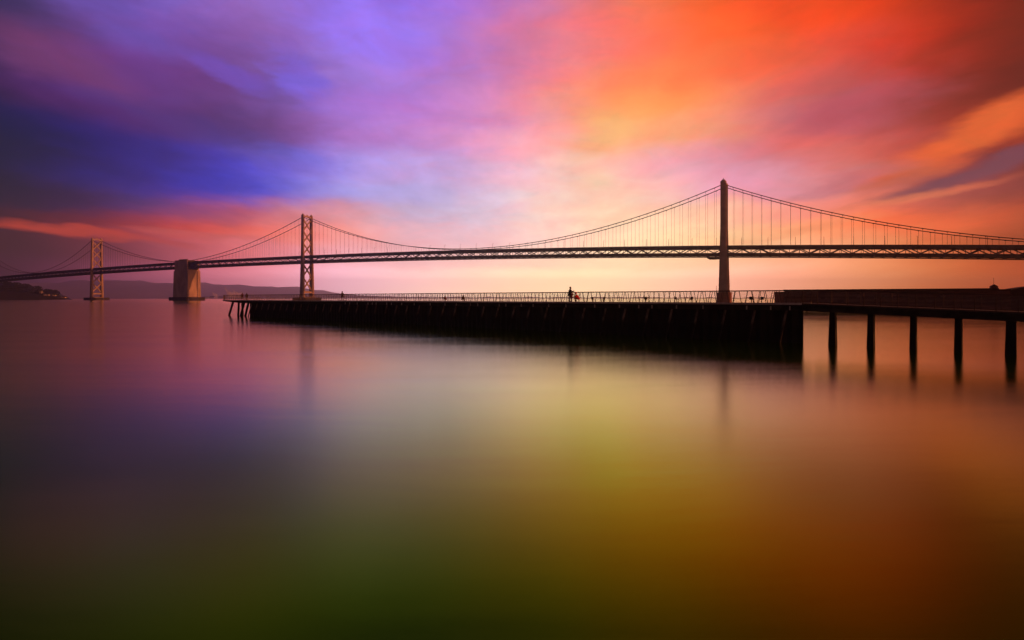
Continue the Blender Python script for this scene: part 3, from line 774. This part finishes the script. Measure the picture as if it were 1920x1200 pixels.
# ------------------------------------------------------------------ people
def person(x, o_, face, label, coat, H=1.7, pose='stand', leg='trousers', hood=True, dz=0.):
    k = (x-960)/FPX; bx = A+M_*o_; l = (k*bx.y-bx.x)/(E.x-k*E.y)
    c = P(l, o_, DECKZ); r = empty('person', c); props(r, label, 'person')
    f = Vector((math.cos(face), math.sin(face), 0)); sd2 = Vector((-f.y, f.x, 0)); s = H/1.7
    J = lambda a, b, z: c+f*a*s+sd2*b*s+Vector((0, 0, z*s))
    if pose == 'stand':
        j = dict(pel=(0,0,.90), ch=(.05,0,1.28), nk=(.07,0,1.44), hd=(.10,0,1.58), ht=(.09,0,1.68),
                 sl=(.05,.19,1.36), el=(.22,.26,1.12), wl=(.42,.20,1.22), hl=(.50,.17,1.25), sr=(.05,-.19,1.36), er=(.20,-.26,1.12), wr=(.42,-.20,1.22), hr=(.50,-.17,1.25),
                 hpl=(0,.10,.86), kl=(.04,.11,.48), al=(0,.12,.09), tl=(.15,.13,.03), hpr=(0,-.10,.86), kr=(.0,-.12,.48), ar=(-.04,-.13,.09), tr=(.11,-.15,.03))
    elif pose == 'walk':
        j = dict(pel=(0,0,.90), ch=(.03,0,1.28), nk=(.05,0,1.44), hd=(.08,0,1.58), ht=(.07,0,1.68),
                 sl=(.03,.19,1.36), el=(-.10,.25,1.10), wl=(.02,.26,.86), hl=(.06,.26,.78), sr=(.03,-.19,1.36), er=(.08,-.25,1.09), wr=(.24,-.24,.90), hr=(.29,-.23,.83),
                 hpl=(0,.10,.86), kl=(.16,.11,.50), al=(.22,.12,.10), tl=(.37,.13,.05), hpr=(0,-.10,.86), kr=(-.02,-.11,.47), ar=(-.28,-.12,.13), tr=(-.16,-.13,.03))
    else:   # crouching / sitting low
        j = dict(pel=(-.12,0,.42), ch=(.04,0,.76), nk=(.10,0,.90), hd=(.16,0,1.03), ht=(.16,0,1.13),
                 sl=(.06,.20,.84), el=(.24,.26,.62), wl=(.44,.16,.60), hl=(.52,.12,.60), sr=(.06,-.20,.84), er=(.24,-.26,.62), wr=(.44,-.16,.60), hr=(.52,-.12,.60),
                 hpl=(-.08,.11,.40), kl=(.32,.16,.52), al=(.16,.15,.09), tl=(.32,.16,.03), hpr=(-.08,-.11,.40), kr=(.32,-.16,.50), ar=(.10,-.15,.09), tr=(.26,-.17,.03))
    names = list(j); idx = {n_: i for i, n_ in enumerate(names)}
    edges = [('pel','ch'),('ch','nk'),('nk','hd'),('hd','ht'),('ch','sl'),('sl','el'),('el','wl'),('wl','hl'),('ch','sr'),('sr','er'),('er','wr'),('wr','hr'),
             ('pel','hpl'),('hpl','kl'),('kl','al'),('al','tl'),('pel','hpr'),('hpr','kr'),('kr','ar'),('ar','tr')]
    rad = dict(pel=.13, ch=.15, nk=.06, hd=.095, ht=.07, sl=.075, el=.05, wl=.036, hl=.04, sr=.075, er=.05, wr=.036, hr=.04, hpl=.10, kl=.065, al=.045, tl=.04, hpr=.10, kr=.065, ar=.045, tr=.04)
    me = bpy.data.meshes.new('body'); me.from_pydata([tuple(J(*j[n_])-c) for n_ in names], [(idx[a], idx[b]) for a, b in edges], [])
    me.materials.append(MATS[leg]); bo = bpy.data.objects.new('body', me); COL.objects.link(bo); bo.parent = r; WPOS[bo.name] = c
    md = bo.modifiers.new('skin', 'SKIN'); md.use_smooth_shade = True
    for n_, sv_ in zip(names, me.skin_vertices[0].data): sv_.radius = (rad[n_]*s, rad[n_]*s); sv_.use_root = (n_ == 'pel')
    sb = bo.modifiers.new('smooth', 'SUBSURF'); sb.levels = 1; sb.render_levels = 1
    # face and hood or hair
    hd = Vector(j['hd']); m = MB(); m.ell(J(hd.x+.03, 0, hd.z+.0), (.085*s, .085*s, .11*s), 12, 8); m.bar(J(hd.x+.10, 0, hd.z+.01), J(hd.x+.135, 0, hd.z-.02), .025*s); m.build('face', 'skin', r, True)
    m = MB(); m.ell(J(hd.x-.02, 0, hd.z+.03), (.115*s, .115*s, .125*s), 12, 8); m.build('hood' if hood else 'hair', coat if hood else 'hair', r, True)
    # coat: loose, hangs from the shoulders
    pel = Vector(j['pel']); ch = Vector(j['ch']); nk = Vector(j['nk'])
    low = pel-Vector((.02, 0, .22 if pose != 'low' else .10))
    rings = [(low, .24, .27), (pel, .20, .24), ((pel+ch)/2, .17, .22), (ch, .16, .24), (ch*.35+nk*.65, .11, .17), (nk, .075, .08)]
    m = MB(); b0 = 0
    for (cc, ra_, rb_) in rings:
        for q in range(12): m.v.append(J(cc.x+ra_*math.cos(R(30*q)), rb_*math.sin(R(30*q)), cc.z))
    for i in range(len(rings)-1):
        for q in range(12): m.f.append((i*12+q, i*12+(q+1) % 12, (i+1)*12+(q+1) % 12, (i+1)*12+q))
    for side in ('l', 'r'):
        m.tube([J(*j['s'+side]), J(*j['e'+side]), J(*j['w'+side])], [.092*s, .068*s, .052*s], 8)
    m.build('coat', coat, r, True)
    # hands with fingers
    for side, sg in (('l', 1), ('r', -1)):
        h = Vector(j['h'+side]); wv = Vector(j['w'+side]); d = (h-wv).normalized(); m = MB()
        m.ell(J(*(wv+d*.06)), (.035*s, .035*s, .045*s), 8, 6)
        for q in range(4): m.tube([J(*(wv+d*.08+Vector((0, (q-1.5)*.018, 0)))), J(*(wv+d*(.12+.01*(q in (1, 2)))+Vector((0, (q-1.5)*.02, -.005)))), J(*(wv+d*(.15+.012*(q in (1, 2)))+Vector((0, (q-1.5)*.02, -.025))))], [.009*s, .0085*s, .006*s], 6)
        m.tube([J(*(wv+d*.04)), J(*(wv+d*.08+Vector((0, -sg*.045, -.01)))), J(*(wv+d*.11+Vector((0, -sg*.05, -.02))))], [.011*s, .009*s, .007*s], 6)
        m.build('hand', 'skin', r, True)
    return r
person(1068, 1.2, 0.2, 'tall person in a long dark hooded coat standing at the pier railing', 'coat_dark', 2.25, 'stand')
person(1071.5, .9, -.4, 'smaller person in a dark maroon jacket close beside the tall hooded person', 'coat_maroon', 1.55, 'stand', hood=False)
person(1082, 1.4, 3.3, 'person in a bright red coat crouched low behind the pier railing', 'coat_red', 2.1, 'low')
person(868, 2.2, 1.2, 'person in a dark coat crouching behind the middle of the pier railing', 'coat_dark', 1.6, 'low')
person(835, 2.4, 2.4, 'person in maroon coat crouching left of the dark-coated crouching person', 'coat_maroon', 1.5, 'low', hood=False)
person(642, 2.0, 2.6, 'dark figure walking alone on the pier, right of the second bridge tower', 'coat_dark', 2.1, 'walk', hood=False)
person(454.5, 2.0, 2.2, 'person in dark clothes standing at the far pier end, left of two', 'coat_maroon', 2.05, 'stand', hood=False)
person(462.5, 2.4, 2.0, 'person in dark hooded coat standing at the far pier end, right of two', 'coat_dark', 2.0, 'stand')

# ------------------------------------------------------------------ long timber shed on the right
SA = Vector((109.4, 216., 0)); SB = Vector((166.6, 184., 0)); SE = (SB-SA).normalized(); SM = Vector((-SE.y, SE.x, 0)); SM = SM if SM.y > 0 else -SM
SL = (SB-SA).length
def Sx(l, o, z): return SA+SE*l+SM*o+Vector((0, 0, z))
shed = empty('wharf_shed', Sx(0, 0, 0)); props(shed, 'long low dark red-brown boarded shed on a wharf behind the walkway at right', 'shed')
m = MB(); nb = 16
for i in range(nb):                      # lapped boards
    za = 1.2+i*(6.6/nb); m.hexa([Sx(0,-.10,za),Sx(SL+3,-.10,za),Sx(SL+3,12,za),Sx(0,12,za),Sx(0,0.02,za+6.6/nb),Sx(SL+3,.02,za+6.6/nb),Sx(SL+3,12,za+6.6/nb),Sx(0,12,za+6.6/nb)])
wall = m.build('wall', 'shed_boards', shed)
for zl in (3.4, 5.3):
    MB().box(.4, SL+2.6, -.34, -.13, zl, zl+.22, lambda x, y, z: Sx(x, y, z)).build('ledge', 'shed_roof', shed)
m = MB(); m.hexa([Sx(-.4,-.5,7.85),Sx(SL,-.5,7.85),Sx(SL,12.4,7.85),Sx(-.4,12.4,7.85),Sx(-.4,-.3,8.42),Sx(SL,-.3,8.42),Sx(SL,12.2,8.42),Sx(-.4,12.2,8.42)])
m.box(SL+.05, SL+3.1, -.4, 12.3, 7.82, 8.08, lambda x, y, z: Sx(x, y, z)); m.build('roof', 'shed_roof', shed)
m = MB(); m.box(-3.6, -.05, .5, 10, 1.2, 7.6, lambda x, y, z: Sx(x, y, z)); m.build('annex', 'pier_base_brick', shed)
m = MB(); m.box(-4.2, SL+3.1, -1.6, 13, .5, 1.15, lambda x, y, z: Sx(x, y, z)); m.build('platform', 'shed_roof', shed)
l = 2.
for i in range(11):
    MB().tube([Sx(l, -1.2, -2), Sx(l, -1.2, .5)], .3, 8).build('pile', 'pier_wall', shed); l += 6.
rs = random.Random(11)
for i in range(9):
    l = 6+i*6.2+rs.uniform(-1, 1); zc = rs.choice([3.6, 4.6, 5.2]); ww = rs.uniform(.8, 1.8)
    MB().box(l, l+ww, -.22, -.11, zc, zc+.7, lambda x, y, z: Sx(x, y, z)).build('wall_panel', 'shed_pale' if i in (3, 4, 7) else 'shed_roof', shed)  # flat panels added to give the wall its pale and dark marks
m = MB(); l = SL-.9; m.box(l-.95, l+.95, 1, 2.6, 8.43, 9.0, lambda x, y, z: Sx(x, y, z)); cup = m.build('cupola', 'shed_boards', shed)
m = MB(); m.poly([Sx(l-1.1, .9, 9.002), Sx(l+1.1, .9, 9.002), Sx(l, .9, 9.75)], [Sx(l-1.1, 2.7, 9.002), Sx(l+1.1, 2.7, 9.002), Sx(l, 2.7, 9.75)]); m.build('cupola_roof', 'shed_boards', cup)
MB().tube([Sx(l, 1.8, 9.7), Sx(l, 1.8, 12.0)], .05, 6).build('mast', 'steel_cable', cup)
house2 = empty('wharf_building', Sx(SL+14, 3, 0)); props(house2, 'dark building with a curved roof at the right edge, past the shed', 'building')
m = MB(); m.box(SL+3.4, SL+24, 1, 14, -1, 7.9, lambda x, y, z: Sx(x, y, z)); m.build('wall', 'shed_roof', house2)
arc = lambda o_: [Sx(SL+3.2+20.9*q/12, o_, 7.902+1.5*math.sin(math.pi*q/12)) for q in range(13)]
m = MB(); m.poly(arc(.6), arc(14.4)); m.build('roof', 'shed_roof', house2)

# ------------------------------------------------------------------ evening haze
mh = bpy.data.materials.new('evening_haze'); mh.use_nodes = True; nt = mh.node_tree; nt.nodes.clear()
pv = nt.nodes.new('ShaderNodeVolumePrincipled'); pv.inputs['Color'].default_value = (.95, .92, .95, 1); pv.inputs['Density'].default_value = 1.0e-4; pv.inputs['Anisotropy'].default_value = .85
ho = nt.nodes.new('ShaderNodeOutputMaterial'); nt.links.new(pv.outputs[0], ho.inputs['Volume']); MATS['evening_haze'] = mh
m = MB(); m.box(-11700, 11700, -600, 11700, -3, 400)
hz = m.build('haze', 'evening_haze'); props(hz, 'thin mauve evening haze lying over the whole bay', 'haze', kind='stuff')
